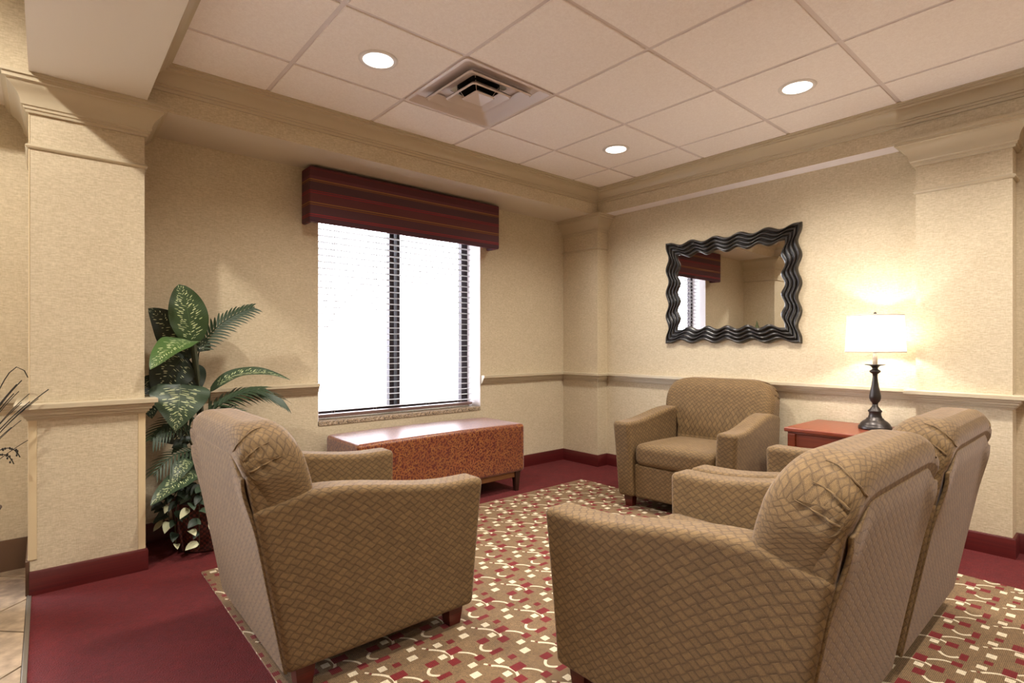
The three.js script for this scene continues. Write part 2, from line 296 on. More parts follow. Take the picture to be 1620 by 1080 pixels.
// suspended ceiling: panels and grid bars
const ceil = struct('ceiling', 'off-white suspended ceiling of square lay-in panels', 'ceiling');
part('deck', bx(CR, XR, H + 0.16, H + 0.22, ZF, ZB), M.paint, ceil);
const lightTiles = [[0, 0], [3, 0], [3, 2], [0, 2], [0, 4], [3, 4], [0, 6], [3, 6]];
{
  const J = 0.011, x0 = CR, x1 = XP, z0 = ZF, z1 = ZB, cache = {};
  for (let i = -1; i <= 5; i++) for (let j = -1; j <= 9; j++) {
    if (i === 1 && j === 0) continue;                                     // the air diffuser sits here
    const a0 = Math.max(x0, TX + i * T + J), a1 = Math.min(x1, TX + (i + 1) * T - J), b0 = Math.max(z0, TZ + j * T + J), b1 = Math.min(z1, TZ + (j + 1) * T - J);
    if (a1 - a0 < 0.02 || b1 - b0 < 0.02) continue;
    const w = a1 - a0, d = b1 - b0, key = w.toFixed(3) + d.toFixed(3);
    const g = cache[key] ??= metreUV(new RoundedBoxGeometry(w, 0.018, d, 1, 0.003));
    part('ceiling_panel', g, M.tile, ceil).position.set((a0 + a1) / 2, H + 0.007, (b0 + b1) / 2);
  }
  for (let i = 0; i <= 5; i++) { const x = TX + i * T; if (x < x1) part('grid_bar', bx(x - 0.012, x + 0.012, H + 0.004, H + 0.03, z0, z1), M.grid, ceil); }
  for (let j = 0; j <= 9; j++) { const z = TZ + j * T; if (z < z1) part('grid_bar', bx(x0, x1, H + 0.0045, H + 0.03, z - 0.012, z + 0.012), M.grid, ceil); }
}

// crown, capitals, rails and baseboards
const CROWN = [[0, -0.114], [0.012, -0.114], [0.014, -0.1], [0.022, -0.098], [0.022, -0.088], [0.03, -0.085], [0.034, -0.07], [0.044, -0.054], [0.06, -0.041], [0.078, -0.033], [0.08, -0.024], [0.09, -0.021], [0.09, -0.01], [0.1, -0.008], [0.1, 0.002], [0, 0.002]];
struct('trim_1', 'beige crown moulding around the suspended ceiling', 'moulding', sweep(CROWN, [[CR, ZB], [CR, ZF], [XP, ZF], [XP, ZB]], H), M.trim);
const CAP = [[-0.002, -0.15], [0.012, -0.15], [0.014, -0.138], [0.02, -0.136], [0.02, -0.126], [0.027, -0.122], [0.03, -0.1], [0.038, -0.08], [0.052, -0.06], [0.07, -0.044], [0.073, -0.036], [0.085, -0.034], [0.085, -0.018], [0.094, -0.016], [0.094, -0.0005], [-0.002, -0.0005]];
const BEAD = [[-0.002, -0.011], [0.004, -0.01], [0.011, -0.006], [0.014, 0], [0.011, 0.006], [0.004, 0.01], [-0.002, 0.011]];
const RAIL = [[-0.002, -0.075], [0.008, -0.075], [0.01, -0.066], [0.018, -0.064], [0.018, -0.054], [0.027, -0.052], [0.028, -0.042], [0.036, -0.036], [0.037, -0.024], [0.05, -0.022], [0.05, -0.003], [0.047, 0], [-0.002, 0]];
const BASE = [[-0.002, 0], [0.014, 0], [0.014, 0.096], [0.01, 0.104], [-0.002, 0.105]];
const RY = 0.846;
const EPS = 0.003;
function pilaster(name, label, x0, x1, z0, z1, path, shaftParts) {
  const o = struct(name, label, 'column');
  part('shaft', bx(x0, x1, 0, HS, z0, z1), M.wall, o);
  part('capital', sweep(CAP, path, HS), M.trim, o);
  part('bead', sweep(BEAD, path, 1.982), M.trim, o);
  return o;
}
const pathL = [[CL, ZW], [CL, ZF], [CR, ZF], [CR, ZW]], pathC = [[XP, ZW], [XP, ZF], [XR, ZF]].map((p) => p), pathR = [[XR, ZP0], [XP, ZP0], [XP, ZP1], [XR, ZP1]];
const pil = pilaster('column_near', 'cream wallpapered pilaster at the edge of the lobby tiles', CL, CR, ZW, ZF, pathL);
part('corner_guard', rbx(CL - 0.004, CL + 0.026, 0.155, RY - 0.072, ZF - 0.02, ZF + 0.004, 0.0015), M.guard, pil);
part('corner_guard', rbx(CR - 0.026, CR + 0.004, 0.105, RY - 0.072, ZF - 0.02, ZF + 0.004, 0.0015), M.guard, pil);
part('corner_bead', rbx(CL - 0.002, CL + 0.003, RY, 2.13, ZF - 0.01, ZF + 0.002, 0.001), M.guard, pil);
pilaster('column_corner', 'cream wallpapered pilaster in the room corner', XP, XR + 0.01, ZW, ZF, pathC);
pilaster('column_right', 'cream wallpapered pilaster beside the table lamp', XP, XR + 0.01, ZP0, ZP1, pathR);
const P1 = [[LX1 + 0.004, ZW], [CL, ZW], [CL, ZF], [CR, ZF], [CR, ZW], [WX0 - 0.004, ZW]];
const P2 = [[WX1 + 0.004, ZW], [XP, ZW], [XP, ZF], [XR, ZF], [XR, ZP0], [XP, ZP0], [XP, ZP1], [XR, ZP1], [XR, ZB]];
struct('trim_2', 'beige chair rail left of the window and round the near column', 'chair rail', mergeGeometries([sweep(RAIL, P1, RY), sweep(RAIL, [[XL, ZW], [LX0 - 0.004, ZW]], RY)]), M.trim);
struct('trim_3', 'beige chair rail along the corner and the mirror wall', 'chair rail', sweep(RAIL, P2, RY), M.trim);
struct('baseboard_window', 'dark cherry baseboard along the window wall and mirror wall', 'baseboard', sweep(BASE, [[CL, ZF], [CR, ZF], [CR, ZW], [XP, ZW], [XP, ZF], [XR, ZF], [XR, ZP0], [XP, ZP0], [XP, ZP1], [XR, ZP1], [XR, ZB]], 0), M.base);
struct('baseboard_lobby', 'brown stone baseboard along the lobby wall', 'baseboard', sweep([[-0.002, 0], [0.012, 0], [0.012, 0.15], [-0.002, 0.15]], [[XL, ZW], [CL, ZW], [CL, ZF]], 0), new THREE.MeshStandardMaterial({ color: 0x6a4f3c, roughness: 0.4 }));

// ------------------------------------------------------------------ window, blind, cornice
const win = struct('window_1', 'bronze framed sliding window with white daylight behind', 'window');
{
  const z0 = -3.86, z1 = -3.81;
  part('frame', mergeGeometries([bx(WX0 + 0.004, WX0 + 0.05, WY0, WY1 - 0.004, z0, z1), bx(WX1 - 0.065, WX1 - 0.004, WY0, WY1 - 0.004, z0, z1), bx(WX0 + 0.05, WX1 - 0.065, WY0, WY0 + 0.045, z0, z1), bx(WX0 + 0.05, WX1 - 0.065, WY1 - 0.05, WY1 - 0.004, z0, z1)]), M.bronze, win);
  part('mullion', mergeGeometries([bx(2.036, 2.075, WY0 + 0.045, WY1 - 0.05, z0 - 0.02, z1 - 0.02), bx(2.085, 2.112, WY0 + 0.045, WY1 - 0.05, z0, z1 + 0.01)]), M.bronze, win);
  part('pane', bx(WX0 + 0.05, 2.04, WY0 + 0.045, WY1 - 0.05, z0 + 0.005, z0 + 0.009), M.glass, win);
  part('pane', bx(2.11, WX1 - 0.065, WY0 + 0.045, WY1 - 0.05, z0 + 0.025, z0 + 0.029), M.glass, win);
}
{
  const w2 = struct('window_2', 'bronze framed lobby window left of the near column', 'window'), z0 = -3.86, z1 = -3.81, xm = (LX0 + LX1) / 2;
  part('frame', mergeGeometries([bx(LX0, LX0 + 0.05, LY0, WY1, z0, z1), bx(LX1 - 0.05, LX1, LY0, WY1, z0, z1), bx(LX0 + 0.05, LX1 - 0.05, LY0, LY0 + 0.045, z0, z1), bx(LX0 + 0.05, LX1 - 0.05, WY1 - 0.05, WY1, z0, z1)]), M.bronze, w2);
  part('mullion', bx(xm - 0.025, xm + 0.025, LY0 + 0.045, WY1 - 0.05, z0, z1), M.bronze, w2);
  part('pane', bx(LX0 + 0.05, xm - 0.025, LY0 + 0.045, WY1 - 0.05, z0 + 0.02, z0 + 0.024), M.glass, w2); part('pane', bx(xm + 0.025, LX1 - 0.05, LY0 + 0.045, WY1 - 0.05, z0 + 0.02, z0 + 0.024), M.glass, w2);
  struct('sill_2', 'speckled granite sill under the lobby window', 'sill', rbx(LX0, LX1, LY0 - 0.03, LY0, ZO, ZW + 0.006, 0.003), M.granite);
}
const sill = struct('sill_1', 'speckled granite sill under the window', 'sill', rbx(WX0 + 0.005, WX1 - 0.005, WY0 - 0.03, WY0, ZO, ZW + 0.006, 0.003), M.granite);
const blind = thing('window_blind', 'white horizontal slat blind lowered over the window', 'blind', [(WX0 + WX1) / 2, WY0, -3.735]);
{
  const w = WX1 - WX0 - 0.05, n = 32, pitch = 0.0455, g = (() => {
    const s = new THREE.Shape(); const pts = []; for (let i = 0; i <= 6; i++) { const a = -0.021 + i * 0.042 / 6; pts.push([a, 0.003 * (1 - (a / 0.021) ** 2)]); }
    s.moveTo(pts[0][0], pts[0][1]); for (const p of pts.slice(1)) s.lineTo(...p); for (const p of pts.reverse()) s.lineTo(p[0], p[1] + 0.0022); s.closePath();
    const e = new THREE.ExtrudeGeometry(s, { depth: w, bevelEnabled: false }); e.translate(0, 0, -w / 2); e.rotateY(Math.PI / 2); return e;
  })();
  for (let k = 0; k < n; k++) { const m = part('slat', g, M.slat, blind); m.position.y = 0.055 + k * pitch; m.rotation.x = -0.04; }
  part('bottom_rail', rbx(-w / 2, w / 2, 0.012, 0.034, -0.027, 0.027, 0.004), M.blindRail, blind);
  part('head_rail', rbx(-w / 2, w / 2, 1.47, 1.525, -0.03, 0.03, 0.004), M.slat, blind);
  for (const x of [-0.54, -0.22, 0.24, 0.55]) for (const z of [-0.023, 0.023]) part('ladder_cord', new THREE.CylinderGeometry(0.0012, 0.0012, 1.46, 5).translate(x, 0.75, z), M.cord, blind);
}
const corn = thing('window_cornice', 'striped burgundy and gold upholstered cornice box over the window', 'cornice', [(1.283 + 2.862) / 2, 1.9, -3.49]);
{
  const hw = (2.862 - 1.283) / 2, h = 0.36, mk = (x0, x1, z0, z1) => { const g = new RoundedBoxGeometry(x1 - x0, h, z1 - z0, 3, 0.012); g.translate((x0 + x1) / 2, h / 2, (z0 + z1) / 2); return metreUV(g); };
  part('front_board', mk(-hw, hw, -0.024, 0.012), M.cornice, corn);
  part('side_board', mk(-hw, -hw + 0.03, -0.136, 0.004), M.cornice, corn); part('side_board', mk(hw - 0.03, hw, -0.136, 0.004), M.cornice, corn);
  part('top_board', bx(-hw + 0.02, hw - 0.02, h - 0.03, h - 0.005, -0.136, -0.02), M.cornice, corn);
}
// outdoors: pale ground and one bare tree
struct('ground_outside', 'pale ground outside the window', 'ground', bx(-30, 30, -0.5, -0.4, -40, -4.2), new THREE.MeshStandardMaterial({ color: 0x8a8a86, roughness: 1 }));
{
  const t = thing('bare_tree', 'faint leafless tree outside the window', 'tree', [4.2, -0.4, -11]);
  const bark = new THREE.MeshStandardMaterial({ color: 0xb9b2ae, roughness: 1 }), br = [];
  const grow = (p, d, len, r, lv) => { const e = p.clone().addScaledVector(d, len); br.push(new THREE.CylinderGeometry(r * 0.65, r, len, 6).translate(0, len / 2, 0).applyQuaternion(new THREE.Quaternion().setFromUnitVectors(V(0, 1, 0), d)).translate(p.x, p.y, p.z)); if (lv > 0) for (let k = 0; k < 3; k++) grow(e, d.clone().add(V(rr(-0.75, 0.75), rr(-0.1, 0.4), rr(-0.75, 0.75))).normalize(), len * rr(0.6, 0.8), r * 0.6, lv - 1); };
  part('trunk', new THREE.CylinderGeometry(0.09, 0.12, 1.6, 8).translate(0, 0.8, 0), bark, t);
  for (let k = 0; k < 4; k++) grow(V(0, 1.5, 0), V(rr(-0.5, 0.5), 1, rr(-0.5, 0.5)).normalize(), 0.9, 0.06, 3);
  part('branches', mergeGeometries(br), bark, t);
}

// ------------------------------------------------------------------ ceiling fittings
const dlLabel = { '0,0': 'round recessed downlight left of the square air diffuser', '3,0': 'round recessed downlight nearest the corner pilaster', '3,2': 'round recessed downlight in front of the mirror wall, above the table lamp side' };
for (const [i, j] of lightTiles) {
  const x = TX + (i + 0.5) * T, z = TZ + (j + 0.5) * T;
  const o = thing('recessed_downlight', dlLabel[i + ',' + j] ?? 'round recessed downlight in the ceiling behind the viewpoint', 'ceiling light', [x, H - 0.002, z], 0, dlLabel[i + ',' + j] ? undefined : 'downlights behind the viewpoint');
  part('trim_ring', lathe([[0.072, -0.004], [0.078, -0.007], [0.09, -0.005], [0.094, 0], [0.094, 0.003], [0.072, 0.003], [0.072, -0.004]]), M.ring, o);
  part('lens', lathe([[0.0001, -0.007], [0.04, -0.0062], [0.072, -0.003], [0.072, 0.002], [0.0001, 0.002]]), M.lens, o);
  const s = new THREE.SpotLight(WARM, LAMP.down, 0, 1.28, 1.0, 2); s.name = 'downlight_beam'; s.position.set(0, -0.03, 0); s.target.position.set(0, -1, 0); s.castShadow = true; s.shadow.radius = 3.5; o.add(s); o.add(s.target);
}
{ // lobby downlight that throws the slanting shadow of the beam on the near column
  const o = thing('lobby_downlight', 'round recessed downlight in the lobby ceiling', 'ceiling light', [-0.83, HL - 0.002, -1.98]);
  part('trim_ring', lathe([[0.072, -0.004], [0.078, -0.007], [0.09, -0.005], [0.094, 0], [0.094, 0.003], [0.072, 0.003], [0.072, -0.004]]), M.ring, o);
  part('lens', lathe([[0.0001, -0.007], [0.04, -0.0062], [0.072, -0.003], [0.072, 0.002], [0.0001, 0.002]]), M.lens, o);
  const s = new THREE.SpotLight(WARM, LAMP.lobby, 0, 1.42, 0.3, 2); s.name = 'downlight_beam'; s.position.set(0, -0.03, 0); s.target.position.set(0, -1, 0); s.castShadow = true; s.shadow.radius = 2.5; o.add(s); o.add(s.target);
}
const vent = thing('ceiling_air_diffuser', 'square white louvred air diffuser set in the ceiling', 'air vent', [TX + 1.5 * T, H, TZ + 0.5 * T]);
{
  const Rr = 0.02;
  const sq = (h, r) => { const s = [], N = 4; for (const [cx, cz, a0] of [[1, 1, 0], [-1, 1, 1], [-1, -1, 2], [1, -1, 3]]) for (let k = 0; k <= N; k++) { const a = (a0 + k / N) * Math.PI / 2; s.push([cx * (h - r) + r * Math.cos(a), cz * (h - r) + r * Math.sin(a)]); } return s; };
  const loft = (rings) => { const pos = [], idx = [], n = rings[0].length; for (const [ring, y] of rings.map((r) => [r, r.y])) for (const [x, z] of ring) pos.push(x, y, z); for (let k = 0; k < rings.length - 1; k++) for (let i = 0; i < n; i++) { const a = k * n + i, b = k * n + (i + 1) % n; idx.push(a, b, a + n, b, b + n, a + n); } let g = new THREE.BufferGeometry(); g.setAttribute('position', new THREE.Float32BufferAttribute(pos, 3)); g.setIndex(idx); g.computeVertexNormals(); g = toCreasedNormals(g, 0.5); return metreUV(g); };
  const ring = (h, y, r = Rr) => { const s = sq(h, r); s.y = y; return s; };
  const a = T / 2;
  part('frame', loft([ring(a - 0.004, 0.004), ring(a - 0.004, -0.004), ring(a - 0.02, -0.005), ring(a - 0.026, 0.0), ring(a - 0.055, 0.028), ring(0.118, 0.044), ring(0.118, 0.047), ring(a - 0.004, 0.04)]), M.vent, vent);
  for (const [h, y] of [[0.216, 0.0], [0.136, -0.005]]) part('louvre', loft([ring(h, y), ring(h - 0.008, y - 0.006), ring(h - 0.016, y), ring(h - 0.044, y + 0.03), ring(h - 0.04, y + 0.033), ring(h, y + 0.004)]), M.vent, vent);
  part('centre_cone', loft([ring(0.068, -0.006, 0.012), ring(0.062, -0.013, 0.012), ring(0.001, 0.022, 0.0005)]), M.vent, vent);
  part('centre_cone', loft([ring(0.068, -0.006, 0.012), ring(0.002, 0.04, 0.001)]), M.vent, vent);
  part('duct', new THREE.CylinderGeometry(0.118, 0.118, 0.1, 32, 1, true).translate(0, 0.09, 0), new THREE.MeshStandardMaterial({ color: 0x0c0a09, roughness: 0.9, side: THREE.DoubleSide }), vent);
  part('duct_cap', new THREE.CylinderGeometry(0.125, 0.125, 0.006, 32).translate(0, 0.143, 0), M.black, vent);
  for (const [x, z] of [[1, 1], [-1, 1], [1, -1], [-1, -1]]) part('hanger', tube([[x * 0.1, 0.08, z * 0.1], [x * 0.07, 0.03, z * 0.07], [x * 0.055, 0.0, z * 0.055]], 0.0018, 6, 5), M.vent, vent);
}

// ------------------------------------------------------------------ armchairs
const SLOPE = 0.1 / 0.54;                                   // backward lean of the rear edge
const armTop = (z) => 0.577 + 0.06 * smooth(0.28, -0.26, z) - 0.03 * smooth(-0.28, -0.46, z);
function makeChair() {
  const root = new THREE.Group();
  // arms: flared slabs whose top dips towards the front
  for (const s of [-1, 1]) {
    const w = 0.125, h = 0.51, d = 0.74;
    const g = softBox(w, h, d, 0.024, 0.035, (x, y, z) => {
      const t = (y + h / 2) / h, zf = z / d;                                     // t 0..1 upwards
      let zz = z + (0.36 + 0.03 * t - d / 2) * smooth(-0.1, 0.5, zf) + (-0.361 - SLOPE * t * h + d / 2) * smooth(0.1, -0.5, zf);
      const top = armTop(zz), yy = 0.075 + t * (top - 0.075);
      const flare = 0.027 * t * t * smooth(-0.45, 0.3, zz) + 0.004 * Math.sin(t * Math.PI);
      return [s * (0.336 + flare) + x + 0.0, yy, zz];
    });
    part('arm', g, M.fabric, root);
  }
  // seat box and cushion between the arms
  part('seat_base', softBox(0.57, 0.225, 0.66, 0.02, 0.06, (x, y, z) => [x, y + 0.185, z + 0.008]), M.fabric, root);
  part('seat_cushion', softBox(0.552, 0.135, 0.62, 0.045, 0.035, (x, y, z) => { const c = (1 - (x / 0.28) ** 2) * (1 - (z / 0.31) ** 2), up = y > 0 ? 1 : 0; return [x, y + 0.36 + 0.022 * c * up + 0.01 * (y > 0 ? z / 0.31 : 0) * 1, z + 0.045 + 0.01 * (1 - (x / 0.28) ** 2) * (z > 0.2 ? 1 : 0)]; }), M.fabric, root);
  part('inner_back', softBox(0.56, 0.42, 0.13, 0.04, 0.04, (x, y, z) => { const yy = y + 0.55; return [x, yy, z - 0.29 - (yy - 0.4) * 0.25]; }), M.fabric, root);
  // rolled head of the back, spanning over both arms, pleated at the shoulders
  const HW = 0.782, HH = 0.345, HD = 0.19;
  const pleats = [[[-0.488, 0.772], [-0.483, 0.79], [-0.466, 0.81], [-0.44, 0.827], [-0.405, 0.834]], [[-0.475, 0.752], [-0.462, 0.765], [-0.438, 0.782], [-0.4, 0.797]], [[-0.462, 0.716], [-0.422, 0.734], [-0.37, 0.753]]];
  const tuck = (z, y) => { let best = 0; for (const pl of pleats) { let m = 1, side = 1; for (let k = 0; k < pl.length - 1; k++) { const [az, ay] = pl[k], [bz, by] = pl[k + 1], t = clamp(((z - az) * (bz - az) + (y - ay) * (by - ay)) / ((bz - az) ** 2 + (by - ay) ** 2)), dz = z - az - t * (bz - az), dy = y - ay - t * (by - ay), d = Math.hypot(dz, dy); if (d < m) { m = d; side = (bz - az) * dy - (by - ay) * dz; } } const end = smooth(0, 0.025, pl[pl.length - 1][0] - z); best = Math.max(best, (0.25 + 0.75 * end) * Math.pow(smooth(0.0085, 0, m), 0.8)); } return best; };
  const head = softBox(HW, HH, HD, [0.045, 0.08, 0.06], 0.0042, (x, y, z) => {
    const t = (y + HH / 2) / HH, ax = Math.abs(x);
    let yy = 0.507 + t * HH;
    yy -= 0.15 * smooth(0.3, 0.235, ax) * (1 - smooth(0, 0.5, t));             // runs down between the arms to the seat
    let zz = z - 0.36 - (yy - 0.6) * SLOPE;                                    // leans back with the body
    if (z > 0) zz += 0.012 * Math.sin(clamp(t) * Math.PI); else zz += 0.006 * smooth(0.8, 0.6, t);
    const u = clamp((ax - 0.2) / 0.191, 0, 0.985); yy -= 0.115 * (1 - Math.sqrt(1 - u * u)) * smooth(0.2, 1, t);   // rounded shoulders
    let xx = x * (1 - 0.04 * smooth(0.2, 0.08, t)) * (1 + 0.012 * smooth(0.3, 0.7, t));
    if (ax > 0.24) { const k = tuck(zz, yy) * smooth(0.24, 0.31, ax); xx -= Math.sign(x) * 0.008 * k; yy -= 0.005 * k * t; }
    return [xx, yy, zz];
  });
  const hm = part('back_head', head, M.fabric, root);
  { // gathered folds at both shoulders, laid on the surface of the roll
    const p = head.attributes.position;
    for (const sx of [-1, 1]) for (const pl of pleats) {
      const pts = new THREE.CatmullRomCurve3(pl.map(([z, y]) => V(0, y, z))).getPoints(8).map((q) => { let bx0 = 0, bd = 1; for (let i = 0; i < p.count; i++) { const x = p.getX(i) * sx; if (x < 0.2) continue; const d = Math.hypot(p.getY(i) - q.y - 0.004, p.getZ(i) - q.z) - x * 0.02; if (d < bd) { bd = d; bx0 = x; } } return V(sx * (bx0 + 0.001), q.y + 0.004, q.z); });
      const g = new THREE.TubeGeometry(new THREE.CatmullRomCurve3(pts), 24, 0.0038, 8), q = g.attributes.position, uv = g.attributes.uv, cv = new THREE.CatmullRomCurve3(pts);
      for (let i = 0; i < q.count; i++) { const u = Math.floor(i / 9) / 24, c = cv.getPointAt(u), k = 0.25 + 0.75 * Math.pow(1 - u, 0.7); q.setXYZ(i, c.x + (q.getX(i) - c.x) * k, c.y + (q.getY(i) - c.y) * k, c.z + (q.getZ(i) - c.z) * k); uv.setXY(i, u * 0.1, (i % 9) * 0.004); }
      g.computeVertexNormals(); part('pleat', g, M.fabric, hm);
    }
  }
  // flat rear panel and the upright body behind the seat
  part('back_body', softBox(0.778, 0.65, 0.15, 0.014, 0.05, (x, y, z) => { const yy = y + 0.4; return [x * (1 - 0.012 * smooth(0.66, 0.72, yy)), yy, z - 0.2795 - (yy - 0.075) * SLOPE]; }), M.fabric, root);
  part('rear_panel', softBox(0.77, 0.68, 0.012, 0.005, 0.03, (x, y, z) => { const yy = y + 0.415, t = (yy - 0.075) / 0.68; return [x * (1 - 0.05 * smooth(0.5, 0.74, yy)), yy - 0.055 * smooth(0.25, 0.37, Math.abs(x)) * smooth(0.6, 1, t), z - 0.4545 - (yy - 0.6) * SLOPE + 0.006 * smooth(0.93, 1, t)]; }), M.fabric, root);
  for (const sx of [-1, 1]) for (const [z, k] of [[0.295, 1], [-0.29, -1]]) {
    const g = new THREE.CylinderGeometry(0.046, 0.034, 0.077, 4, 1).rotateY(Math.PI / 4); part('leg', metreUV(toCreasedNormals(g.toNonIndexed(), 0.4)), M.leg, root).position.set(sx * 0.335, 0.0385, z);
  }
  return root;
}
const proto = makeChair();
function chair(label, x, z, turn) { const c = proto.clone(); c.name = numbered('armchair'); c.position.set(x, 0.006, z); c.rotation.y = turn; c.userData = { label, category: 'armchair', group: 'woven brown club armchairs' }; scene.add(c); return c; }
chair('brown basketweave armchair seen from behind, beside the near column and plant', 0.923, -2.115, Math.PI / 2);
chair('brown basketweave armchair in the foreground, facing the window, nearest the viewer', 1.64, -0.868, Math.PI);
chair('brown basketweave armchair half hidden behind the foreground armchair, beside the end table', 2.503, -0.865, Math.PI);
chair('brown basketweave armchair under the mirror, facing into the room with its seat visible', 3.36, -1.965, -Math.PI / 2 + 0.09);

// ------------------------------------------------------------------ bench
const bench = thing('upholstered_bench', 'rust and gold ringlet patterned bench below the window', 'bench', [2.09, 0, -3.3]);
part('upholstery', softBox(1.348, 0.36, 0.5, 0.028, 0.08, (x, y, z) => [x, y + 0.325 + (y > 0 ? 0.008 * (1 - (x / 0.68) ** 2) : 0), z]), M.bench, bench);
part('rail', rbx(-0.63, 0.63, 0.105, 0.15, -0.21, 0.225, 0.004), M.benchRail, bench);
for (const sx of [-1, 1]) for (const sz of [-1, 1]) part('leg', (() => { const g = new THREE.CylinderGeometry(0.034, 0.02, 0.15, 4, 1).rotateY(Math.PI / 4); return metreUV(toCreasedNormals(g.toNonIndexed(), 0.4)); })(), M.benchLeg, bench).position.set(sx * 0.61, 0.075, sz * 0.215);

// ------------------------------------------------------------------ end table and lamp
const TXc = 3.632, TZc = -1.122;
const table = thing('end_table', 'cherry wood end table in the corner under the lamp', 'table', [TXc, 0, TZc]);
{
  const hx = 0.255, hz = 0.265;
  part('top', (() => { const s = new THREE.Shape(); s.moveTo(-hx, -hz); s.lineTo(hx, -hz); s.lineTo(hx, hz); s.lineTo(-hx, hz); s.closePath(); const g = new THREE.ExtrudeGeometry(s, { depth: 0.012, bevelEnabled: true, bevelThickness: 0.007, bevelSize: 0.006, bevelSegments: 3 }); g.rotateX(-Math.PI / 2); g.translate(0, 0.59, 0); return metreUV(g); })(), M.cherry, table);
  part('edge_moulding', rbx(-hx + 0.008, hx - 0.008, 0.572, 0.584, -hz + 0.008, hz - 0.008, 0.005), M.cherry, table);
  const X = hx - 0.03, Z = hz - 0.03;
  for (const sx of [-1, 1]) for (const sz of [-1, 1]) part('leg', rbx(sx * X - 0.022, sx * X + 0.022, 0, 0.573, sz * Z - 0.022, sz * Z + 0.022, 0.004), M.cherry, table);
  for (const sx of [-1, 1]) part('apron', bx(sx * X - 0.01, sx * X + 0.01, 0.44, 0.573, -Z + 0.022, Z - 0.022), M.cherry, table);
  for (const sz of [-1, 1]) part('apron', bx(-X + 0.022, X - 0.022, 0.44, 0.573, sz * Z - 0.01, sz * Z + 0.01), M.cherry, table);
  part('shelf', rbx(-X, X, 0.16, 0.18, -Z, Z, 0.004), M.cherry, table);
}
const lamp = thing('table_lamp', 'lit table lamp with white drum shade and turned pewter base', 'lamp', [3.69, 0.609, -1.006]);
{
  part('base', lathe([[0.0001, 0], [0.0835, 0], [0.0853, 0.006], [0.0844, 0.018], [0.0783, 0.023], [0.0766, 0.028], [0.0722, 0.036], [0.0626, 0.046], [0.0522, 0.053], [0.0452, 0.058], [0.0435, 0.064], [0.0357, 0.068], [0.0348, 0.074], [0.0313, 0.084], [0.0313, 0.098], [0.0357, 0.104], [0.0357, 0.11], [0.0287, 0.116], [0.0226, 0.126], [0.0157, 0.135], [0.0139, 0.15], [0.0001, 0.15]]), M.pewter, lamp);
  part('stem', lathe([[0.0001, 0.148], [0.0148, 0.148], [0.0165, 0.156], [0.0244, 0.165], [0.0296, 0.182], [0.0296, 0.197], [0.0261, 0.22], [0.0200, 0.25], [0.0148, 0.285], [0.0126, 0.31], [0.0139, 0.325], [0.0226, 0.331], [0.0287, 0.338], [0.0287, 0.343], [0.0218, 0.349], [0.0148, 0.353], [0.0157, 0.362], [0.0261, 0.372], [0.0505, 0.378], [0.0539, 0.381], [0.0505, 0.382], [0.0001, 0.381]]), M.pewter, lamp);
  part('candle_sleeve', lathe([[0.0001, 0.378], [0.0126, 0.378], [0.0126, 0.448], [0.0001, 0.45]], 24), M.lampTube, lamp);
  part('socket', lathe([[0.0001, 0.448], [0.017, 0.45], [0.018, 0.485], [0.012, 0.5], [0.0001, 0.5]], 24), M.lampTube, lamp);
  const bulb = part('bulb', lathe([[0.0001, 0.495], [0.013, 0.498], [0.016, 0.512], [0.026, 0.535], [0.029, 0.552], [0.024, 0.572], [0.012, 0.582], [0.0001, 0.584]], 24), M.bulb, lamp);
  part('shade', lathe([[0.151, 0.455], [0.141, 0.668]], 64), M.shadeCloth, lamp);
  part('shade_rim', lathe([[0.149, 0.452], [0.153, 0.452], [0.153, 0.46], [0.149, 0.46], [0.149, 0.452]], 64), M.shadeTrim, lamp);
  part('shade_rim', lathe([[0.139, 0.664], [0.143, 0.664], [0.143, 0.672], [0.139, 0.672], [0.139, 0.664]], 64), M.shadeTrim, lamp);
  const arms = []; for (let k = 0; k < 3; k++) { const a = k * 2.094 + 0.4; arms.push(tube([[0, 0.662, 0], [0.14 * Math.cos(a), 0.666, 0.14 * Math.sin(a)]], 0.0018, 2, 5)); }
  part('spider', mergeGeometries(arms), M.pewter, lamp);
  part('harp', tube([[0.012, 0.49, 0], [0.045, 0.53, 0], [0.047, 0.59, 0], [0.0, 0.66, 0], [-0.047, 0.59, 0], [-0.045, 0.53, 0], [-0.012, 0.49, 0]], 0.0018, 30, 5), M.pewter, lamp);
  part('finial', lathe([[0.0001, 0.662], [0.008, 0.664], [0.006, 0.672], [0.009, 0.68], [0.005, 0.688], [0.0001, 0.69]], 16), M.pewter, lamp);
  part('switch', new THREE.CylinderGeometry(0.003, 0.003, 0.03, 8).rotateZ(Math.PI / 2).translate(0.028, 0.468, 0), M.pewter, lamp);
  const l = new THREE.PointLight(LAMPWHITE, LAMP.table, 0, 2); l.name = 'bulb_light'; l.position.set(0, 0.545, 0); l.castShadow = true; l.shadow.radius = 1.3; lamp.add(l);
}

